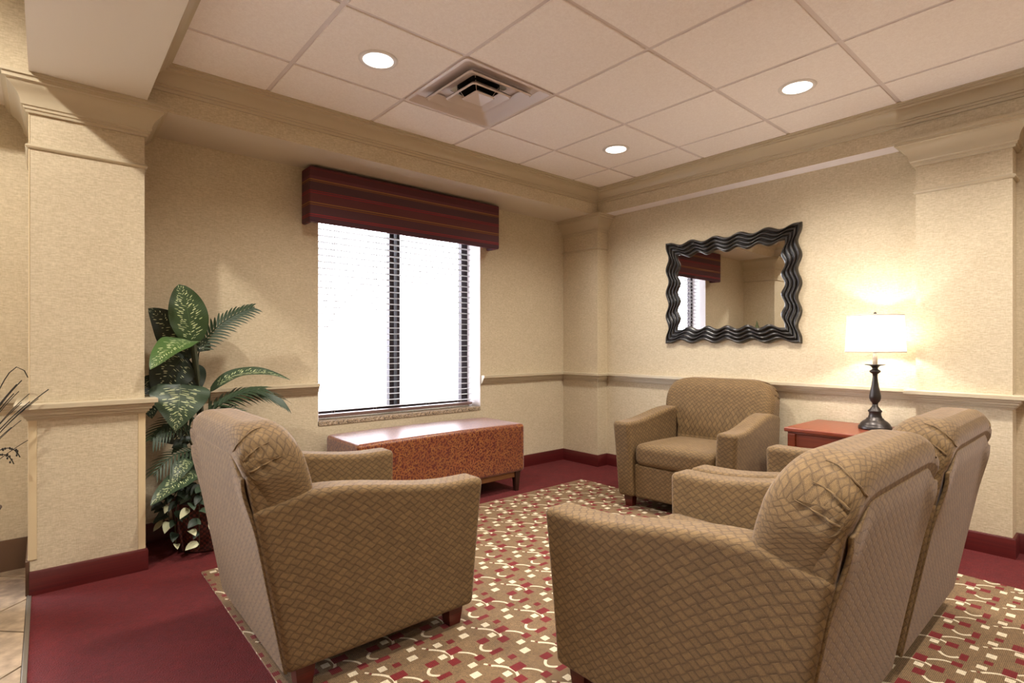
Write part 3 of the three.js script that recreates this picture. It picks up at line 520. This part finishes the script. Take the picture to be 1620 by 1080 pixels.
// ------------------------------------------------------------------ mirror with a wavy ribbed frame
const mirror = thing('wall_mirror', 'rectangular wall mirror in a wavy ribbed black frame', 'mirror', [XR, 1.53, (-2.564 - 1.495) / 2]);
{
  const W = 1.069, Hh = 0.832, fw = 0.112, amp = 0.0135;           // outer size, frame width; local: x = along wall, y up, then turned to face the room
  const prof = []; const NR = 60;                                   // four ridges across the width
  for (let i = 0; i <= NR; i++) { const t = i / NR; const rid = Math.abs(Math.sin(t * Math.PI * 4)); prof.push([t * fw, 0.014 + 0.02 * Math.pow(rid, 0.7) * (1 - 0.25 * t)]); }
  const side = (len, n, name) => {
    const N = n * 16, pos = [], idx = [], P = prof.length;
    for (let i = 0; i <= N; i++) {
      const s = i / N, wave = amp * Math.cos(clamp((s - 0.035) / 0.93) * n * Math.PI * 2);
      for (let j = 0; j < P; j++) {
        const off = prof[j][0], half = len / 2 - off * 1.0;          // mitre at the corners
        const a = clamp((s - 0.5) * 2, -1, 1) * half, fade = 1;
        pos.push(a, -off + wave * fade - amp, prof[j][1]);
      }
      // closing strip back to the wall on both edges
      pos.push(((s - 0.5) * 2) * len / 2, wave - amp, 0.0, ((s - 0.5) * 2) * (len / 2 - fw), -fw + wave - amp, 0.0);
    }
    const Q = P + 2;
    for (let i = 0; i < N; i++) for (let j = 0; j < P + 1; j++) {
      const o = j < P - 1 ? [j, j + 1] : j === P - 1 ? [P, 0] : [P - 1, P + 1];
      const a = i * Q + o[0], b = i * Q + o[1]; idx.push(a, b, a + Q, b, b + Q, a + Q);
    }
    let g = new THREE.BufferGeometry(); g.setAttribute('position', new THREE.Float32BufferAttribute(pos, 3)); g.setIndex(idx); g.computeVertexNormals(); return g;
  };
  const put = (g, rot, dx, dy) => { g.rotateZ(rot); g.translate(dx, dy, 0); g.rotateY(-Math.PI / 2); return g; };
  part('frame_rail', put(side(W, 5), 0, 0, Hh / 2), M.frameBlack, mirror); part('frame_rail', put(side(W, 5), Math.PI, 0, -Hh / 2), M.frameBlack, mirror);
  part('frame_stile', put(side(Hh, 4), -Math.PI / 2, W / 2, 0), M.frameBlack, mirror); part('frame_stile', put(side(Hh, 4), Math.PI / 2, -W / 2, 0), M.frameBlack, mirror);
  part('mirror_glass', bx(-0.012, -0.006, -Hh / 2 + fw - 0.005, Hh / 2 - fw + 0.005, -W / 2 + fw - 0.005, W / 2 - fw + 0.005), M.mirror, mirror);
}

// ------------------------------------------------------------------ plants
const PB = V(0.68, 0, -3.38);
function bladeGeo(P0, P1, P2, width, nHint, { fold = 0.25, seg = 14, half = 4, shape = (t) => Math.pow(Math.sin(Math.PI * Math.pow(t, 0.8)), 0.8), wave = 0, zMin = -0.22 } = {}) {
  const pos = [], uv = [], idx = [], W2 = 2 * half + 1;
  for (let i = 0; i <= seg; i++) {
    const t = i / seg, a = (1 - t) ** 2, b = 2 * t * (1 - t), c = t * t, p = V(0, 0, 0).addScaledVector(P0, a).addScaledVector(P1, b).addScaledVector(P2, c);
    const tan = V(0, 0, 0).addScaledVector(P1.clone().sub(P0), 2 * (1 - t)).addScaledVector(P2.clone().sub(P1), 2 * t).normalize();
    const S = tan.clone().cross(nHint).normalize(), N = S.clone().cross(tan).normalize(), w = width / 2 * Math.max(0.004, shape(t));
    for (let k = -half; k <= half; k++) { const s = k / half; const q = p.clone().addScaledVector(S, s * w).addScaledVector(N, fold * Math.abs(s) * w + wave * Math.sin(t * 14 + s * 2) * Math.abs(s) * w); q.z = Math.max(q.z, zMin); if (q.z < ZF + 0.02 - PB.z) q.x = Math.max(q.x, CR + 0.006 - PB.x); pos.push(q.x, q.y, q.z); uv.push(s * 0.5 + 0.5, t); }
  }
  for (let i = 0; i < seg; i++) for (let k = 0; k < W2 - 1; k++) { const a = i * W2 + k; idx.push(a, a + 1, a + W2, a + 1, a + W2 + 1, a + W2); }
  const g = new THREE.BufferGeometry(); g.setAttribute('position', new THREE.Float32BufferAttribute(pos, 3)); g.setAttribute('uv', new THREE.Float32BufferAttribute(uv, 2)); g.setIndex(idx); g.computeVertexNormals(); return g;
}
const leafTex = (dark, mid, amt) => canvasTex(256, 512, (c, w, h) => {
  c.fillStyle = dark; c.fillRect(0, 0, w, h);
  c.strokeStyle = mid; c.lineWidth = 3; c.beginPath(); c.moveTo(w / 2, 0); c.lineTo(w / 2, h); c.stroke();
  for (let k = 0; k < 26; k++) for (const s of [-1, 1]) {
    const y = h * (0.05 + 0.033 * k) + rr(-4, 4); c.strokeStyle = mid; c.lineWidth = 1.2; c.beginPath(); c.moveTo(w / 2, y); c.quadraticCurveTo(w / 2 + s * w * 0.25, y - 14, w / 2 + s * w * 0.47, y - 52); c.stroke();
    for (let q = 0; q < amt; q++) { const f = rr(0.08, 0.62), x = w / 2 + s * w * 0.47 * f, yy = y - 52 * f * f; c.fillStyle = ['#d9dcae', '#c3cc94', '#e6e6c4'][q % 3]; c.save(); c.translate(x, yy); c.rotate(s * (-0.5)); c.beginPath(); c.ellipse(0, 0, rr(6, 20), rr(1.4, 4), 0, 0, 6.3); c.fill(); c.restore(); }
  }
}, 1, 1);
const lm = (tex) => new THREE.MeshPhysicalMaterial({ map: tex, roughness: 0.42, side: THREE.DoubleSide, transmission: 0.12, thickness: 0 });
M.leafA = lm(leafTex('#2f4423', '#4c6136', 2)); M.leafB = lm(leafTex('#44622f', '#6b8549', 2)); M.leafC = lm(leafTex('#1f2d20', '#33452f', 1)); M.leafD = lm(leafTex('#33452f', '#566648', 2));
M.palm = new THREE.MeshStandardMaterial({ color: 0x263821, roughness: 0.5, side: THREE.DoubleSide });
M.stem = new THREE.MeshStandardMaterial({ color: 0x3a3d26, roughness: 0.7 });
M.ivy = [0x2b3a2a, 0x3a4a37, 0x222e22].map((c) => new THREE.MeshStandardMaterial({ color: c, roughness: 0.5, side: THREE.DoubleSide }));
M.ivyTip = new THREE.MeshStandardMaterial({ color: 0xc9c9a4, roughness: 0.6, side: THREE.DoubleSide });
const wkN = noise(60, 60);
M.wicker = new THREE.MeshStandardMaterial({ map: dataTex(256, 256, (x, y, u, v) => { const k = ((Math.floor(u * 24) + Math.floor(v * 24)) & 1) ? 1 : 0.55, n = 0.7 + 0.6 * wkN(u, v); return [96 * k * n, 44 * k * n, 34 * k * n]; }, 0.35, 0.35), roughness: 0.8 });
M.soil = new THREE.MeshStandardMaterial({ color: 0x2a1d14, roughness: 1 });


const plant = thing('potted_plant', 'large artificial dieffenbachia and palm plant in a wicker basket by the near column', 'plant', [PB.x, PB.y, PB.z]);
{
  const w = (x, y, z) => V(x, y, z).sub(PB), face = V(-0.15, 0.1, 1).normalize();
  part('basket', lathe([[0.0001, 0], [0.135, 0], [0.14, 0.01], [0.155, 0.12], [0.172, 0.25], [0.178, 0.262], [0.17, 0.268], [0.155, 0.25], [0.0001, 0.25]], 36), M.wicker, plant);
  part('soil', lathe([[0.0001, 0.258], [0.1, 0.258], [0.155, 0.251], [0.155, 0.245], [0.0001, 0.245]], 24), M.soil, plant);
  const stemTo = (x, y, z, r = 0.006, bx0 = 0) => part('stem', tube([[bx0, 0.25, 0], [(x - PB.x) * 0.35 + bx0 * 0.6, 0.25 + (y - 0.25) * 0.5, (z - PB.z) * 0.4], [x - PB.x, y, z - PB.z]], r, 14, 6), M.stem, plant);
  part('stem', tube([[0, 0.25, 0], [-0.03, 0.7, 0.0], [-0.072, 1.12, 0.02]], 0.016, 14, 8), M.stem, plant);
  // [base, bend, tip, width, material, normal hint, fold]
  const oval = (t) => Math.pow(Math.sin(Math.PI * Math.pow(clamp(t), 0.92)), 0.62), heart = (t) => Math.pow(Math.sin(Math.PI * Math.pow(clamp(t), 0.5)), 0.85), lance = (t) => Math.pow(Math.sin(Math.PI * Math.pow(clamp(t), 0.75)), 0.75);
  const L = [
    [[0.602, 1.10, -3.36], [0.595, 1.27, -3.33], [0.54, 1.43, -3.36], 0.185, M.leafA, face, 0.1, oval],
    [[0.605, 1.12, -3.33], [0.5, 1.15, -3.2], [0.385, 0.985, -3.14], 0.17, M.leafB, V(-0.35, 0.75, 0.6), 0.15, lance],
    [[0.60, 1.02, -3.44], [0.55, 1.2, -3.45], [0.415, 1.3, -3.45], 0.19, M.leafC, face, 0.12, lance],
    [[0.58, 1.05, -3.40], [0.51, 1.0, -3.38], [0.45, 0.80, -3.38], 0.22, M.leafC, face, 0.12, lance],
    [[0.60, 1.00, -3.42], [0.60, 0.95, -3.36], [0.56, 0.76, -3.36], 0.16, M.leafC, face, 0.12, lance],
    [[0.43, 0.95, -3.42], [0.41, 0.85, -3.38], [0.42, 0.72, -3.36], 0.12, M.leafC, face, 0.12, lance],
    [[0.615, 1.11, -3.38], [0.66, 1.11, -3.36], [0.69, 1.075, -3.36], 0.08, M.leafC, face, 0.12, lance],
    [[0.535, 0.9, -3.27], [0.52, 0.82, -3.2], [0.5, 0.665, -3.2], 0.27, M.leafD, V(-0.1, 0.3, 1).normalize(), 0.08, heart],
    [[0.68, 0.845, -3.32], [0.83, 1.03, -3.3], [1.10, 0.895, -3.28], 0.095, M.leafD, V(-0.15, 0.85, 0.45), 0.2, lance],
    [[0.62, 0.43, -3.24], [0.5, 0.44, -3.17], [0.385, 0.325, -3.13], 0.13, M.leafD, V(-0.3, 0.8, 0.5), 0.15, lance],
    [[0.58, 0.50, -3.26], [0.52, 0.50, -3.2], [0.48, 0.38, -3.18], 0.09, M.leafD, V(-0.3, 0.6, 0.7), 0.15, lance],
    [[0.62, 0.60, -3.4], [0.5, 0.66, -3.4], [0.42, 0.6, -3.4], 0.12, M.leafC, face, 0.15, lance],
  ];
  for (const [a, b, c, wd, m, n, f, sh] of L) {
    part('leaf', bladeGeo(w(...a), w(...b), w(...c), wd, n, { fold: f, wave: 0.05, seg: 20, shape: sh }), m, plant);
    stemTo(...a, 0.005);
  }
  // palm fronds
  const frond = (a, b, c, n, len, mat, hint, wid = 0.014) => {
    const A = w(...a), B = w(...b), C = w(...c), base = V(0, 0.25, 0), cv = new THREE.QuadraticBezierCurve3(A, B, C);
    const st = part('frond_rib', tube([[0, 0.25, 0], [(A.x) * 0.6, 0.25 + (A.y - 0.25) * 0.5, A.z * 0.6], [A.x, A.y, A.z], ...[0.25, 0.5, 0.75, 1].map((t) => cv.getPoint(t).toArray())], 0.0035, 24, 5), mat, plant);
    for (let k = 0; k < n; k++) for (const s of [-1, 1]) {
      const t = 0.04 + 0.95 * k / n, p = cv.getPoint(t), tan = cv.getTangent(t), S = tan.clone().cross(hint).normalize().multiplyScalar(s), l = len * (0.55 + 0.6 * Math.sin(Math.PI * clamp(t * 0.85 + 0.12))) * rr(0.88, 1.08);
      const d = tan.clone().multiplyScalar(0.55 + 0.5 * t).add(S.clone().multiplyScalar(1 - 0.4 * t)).normalize(), q = p.clone().addScaledVector(d, l); q.y -= l * 0.25;
      part('leaflet', bladeGeo(p, p.clone().addScaledVector(d, l * 0.55), q, wid, hint, { seg: 5, half: 1, fold: 0.3, shape: (u) => Math.pow(1 - u, 0.6) * (0.5 + 0.5 * smooth(0, 0.2, u)) }), mat, st);
    }
  };
  frond([0.64, 1.07, -3.38], [0.70, 1.24, -3.36], [0.915, 1.325, -3.34], 18, 0.1, M.palm, V(-0.5, 0.45, 0.75).normalize(), 0.019);
  frond([0.66, 0.74, -3.3], [0.86, 0.92, -3.28], [1.05, 0.78, -3.26], 17, 0.14, M.palm, V(-0.2, 0.9, 0.35).normalize(), 0.02);
  frond([0.64, 0.7, -3.28], [0.76, 0.86, -3.22], [0.93, 0.86, -3.18], 12, 0.11, M.palm, V(-0.2, 0.9, 0.35).normalize(), 0.022);
  frond([0.62, 0.7, -3.34], [0.5, 0.75, -3.28], [0.40, 0.62, -3.24], 12, 0.1, M.palm, V(0.1, 0.8, 0.5).normalize(), 0.016);
  frond([0.64, 0.62, -3.32], [0.66, 0.78, -3.2], [0.78, 0.74, -3.12], 12, 0.1, M.palm, V(-0.2, 0.8, 0.5).normalize(), 0.018);
  frond([0.62, 0.52, -3.34], [0.5, 0.58, -3.27], [0.41, 0.45, -3.22], 11, 0.08, M.palm, V(0.1, 0.8, 0.5).normalize(), 0.012);
  // trailing vines over the rim
  for (let k = 0; k < 9; k++) {
    const a = 0.75 + k * 0.29 + rr(-0.1, 0.1), R = 0.17, drop = [0.05, 0.16, 0.2, 0.12, 0.22, 0.14, 0.22, 0.1, 0.12][k], ex = Math.cos(a), ez = Math.sin(a);
    const cv = new THREE.CatmullRomCurve3([V(0, 0.25, 0), V(ex * R * 0.7, 0.36, ez * R * 0.7), V(ex * R * 1.15, 0.28, ez * R * 1.15), V(ex * R * 1.2, 0.27 - drop, ez * R * 1.2)]);
    const st = part('vine', new THREE.TubeGeometry(cv, 20, 0.0025, 5), M.stem, plant);
    for (let i = 0; i < 10; i++) {
      const t = 0.25 + i * 0.08, p = cv.getPoint(Math.min(1, t)), b = a + rr(-1.4, 1.4), l = rr(0.045, 0.075), d = V(Math.cos(b), rr(-0.5, 0.35), Math.sin(b)).normalize(), q = p.clone().addScaledVector(d, l); q.y -= 0.02; if (q.y < 0.015) q.y = 0.015;
      part('vine_leaf', bladeGeo(p, p.clone().addScaledVector(d, l * 0.5).add(V(0, 0.01, 0)), q, l * 0.6, V(0.1, 0.7, 0.7), { seg: 6, half: 2 }), i === 9 || (i === 6 && k % 2) ? M.ivyTip : M.ivy[(i + k) % 3], st);
    }
  }
  // bushy filler between the rim and the tall leaves
  for (let k = 0; k < 70; k++) {
    const a = rnd() * 6.283, y = rr(0.3, 0.62), R = rr(0.05, 0.17), p = V(Math.cos(a) * R * 0.6, y, Math.sin(a) * R * 0.6), l = rr(0.06, 0.11), d = V(Math.cos(a), rr(-0.4, 0.5), Math.sin(a)).normalize(), q = p.clone().addScaledVector(d, l); q.y -= 0.03;
    if (q.z + PB.z < ZW + 0.03) continue;
    part('leaf', bladeGeo(p, p.clone().addScaledVector(d, l * 0.5).add(V(0, 0.015, 0)), q, l * 0.5, V(0.1, 0.7, 0.7), { seg: 6, half: 2 }), M.ivy[k % 3], plant);
  }
}
const GB = V(-0.3, 0, -3.1);
const grass = thing('dried_grass_arrangement', 'dark dried grasses in a bronze vase at the lobby edge', 'plant', [GB.x, GB.y, GB.z]);
{
  part('vase', lathe([[0.0001, 0], [0.09, 0], [0.1, 0.02], [0.13, 0.14], [0.15, 0.26], [0.155, 0.34], [0.15, 0.4], [0.165, 0.43], [0.155, 0.435], [0.135, 0.4], [0.0001, 0.39]], 32), new THREE.MeshStandardMaterial({ color: 0x3b2418, roughness: 0.45 }), grass);
  const dk = new THREE.MeshStandardMaterial({ color: 0x2a241a, roughness: 0.8 }), w = (x, y, z) => [x - GB.x, y - GB.y, z - GB.z];
  const tips = [[-0.056, 0.965, -3.13], [0.012, 0.911, -3.13], [-0.143, 1.043, -3.13], [-0.075, 0.955, -3.12], [-0.05, 0.86, -3.14], [-0.1, 0.9, -3.12], [-0.09, 0.94, -3.1], [-0.3, 1.05, -3.1], [-0.4, 0.98, -3.05], [-0.45, 0.95, -3.15], [-0.081, 0.625, -3.13], [-0.1, 0.6, -3.12]];
  for (let k = 0; k < 12; k++) { const a = rr(-1.5, 1.5); tips.push([-0.17 + 0.13 * Math.sin(a) + rr(-0.02, 0.05), rr(0.68, 1.0), -3.12 + rr(-0.05, 0.1)]); }
  tips.forEach(([x, y, z], k) => {
    const t = V(...w(x, y, z)), droop = k === 0 || k === 10 || k === 11, r0 = V(rr(-0.03, 0.03), 0.39, rr(-0.03, 0.03));
    const mid = droop ? V(t.x * 0.75, y + (k ? 0.16 : 0.22), t.z * 0.7) : V(t.x * 0.28, 0.39 + (y - 0.39) * 0.62, t.z * 0.3), cv = new THREE.QuadraticBezierCurve3(r0, mid, t);
    const st = part('stem', new THREE.TubeGeometry(cv, 22, k < 12 ? 0.0021 : 0.0015, 5), dk, grass);
    if (k === 2 || k === 7 || k === 10 || k === 11) for (let i = 0; i < 11; i++) { const p = cv.getPoint(0.58 + i * 0.038); part('seed', new THREE.SphereGeometry(0.0036, 7, 5).scale(1, 1.5, 1).translate(p.x + rr(-0.008, 0.008), p.y - 0.002, p.z), dk, st); }
  });
}

renderer.render(scene, camera);
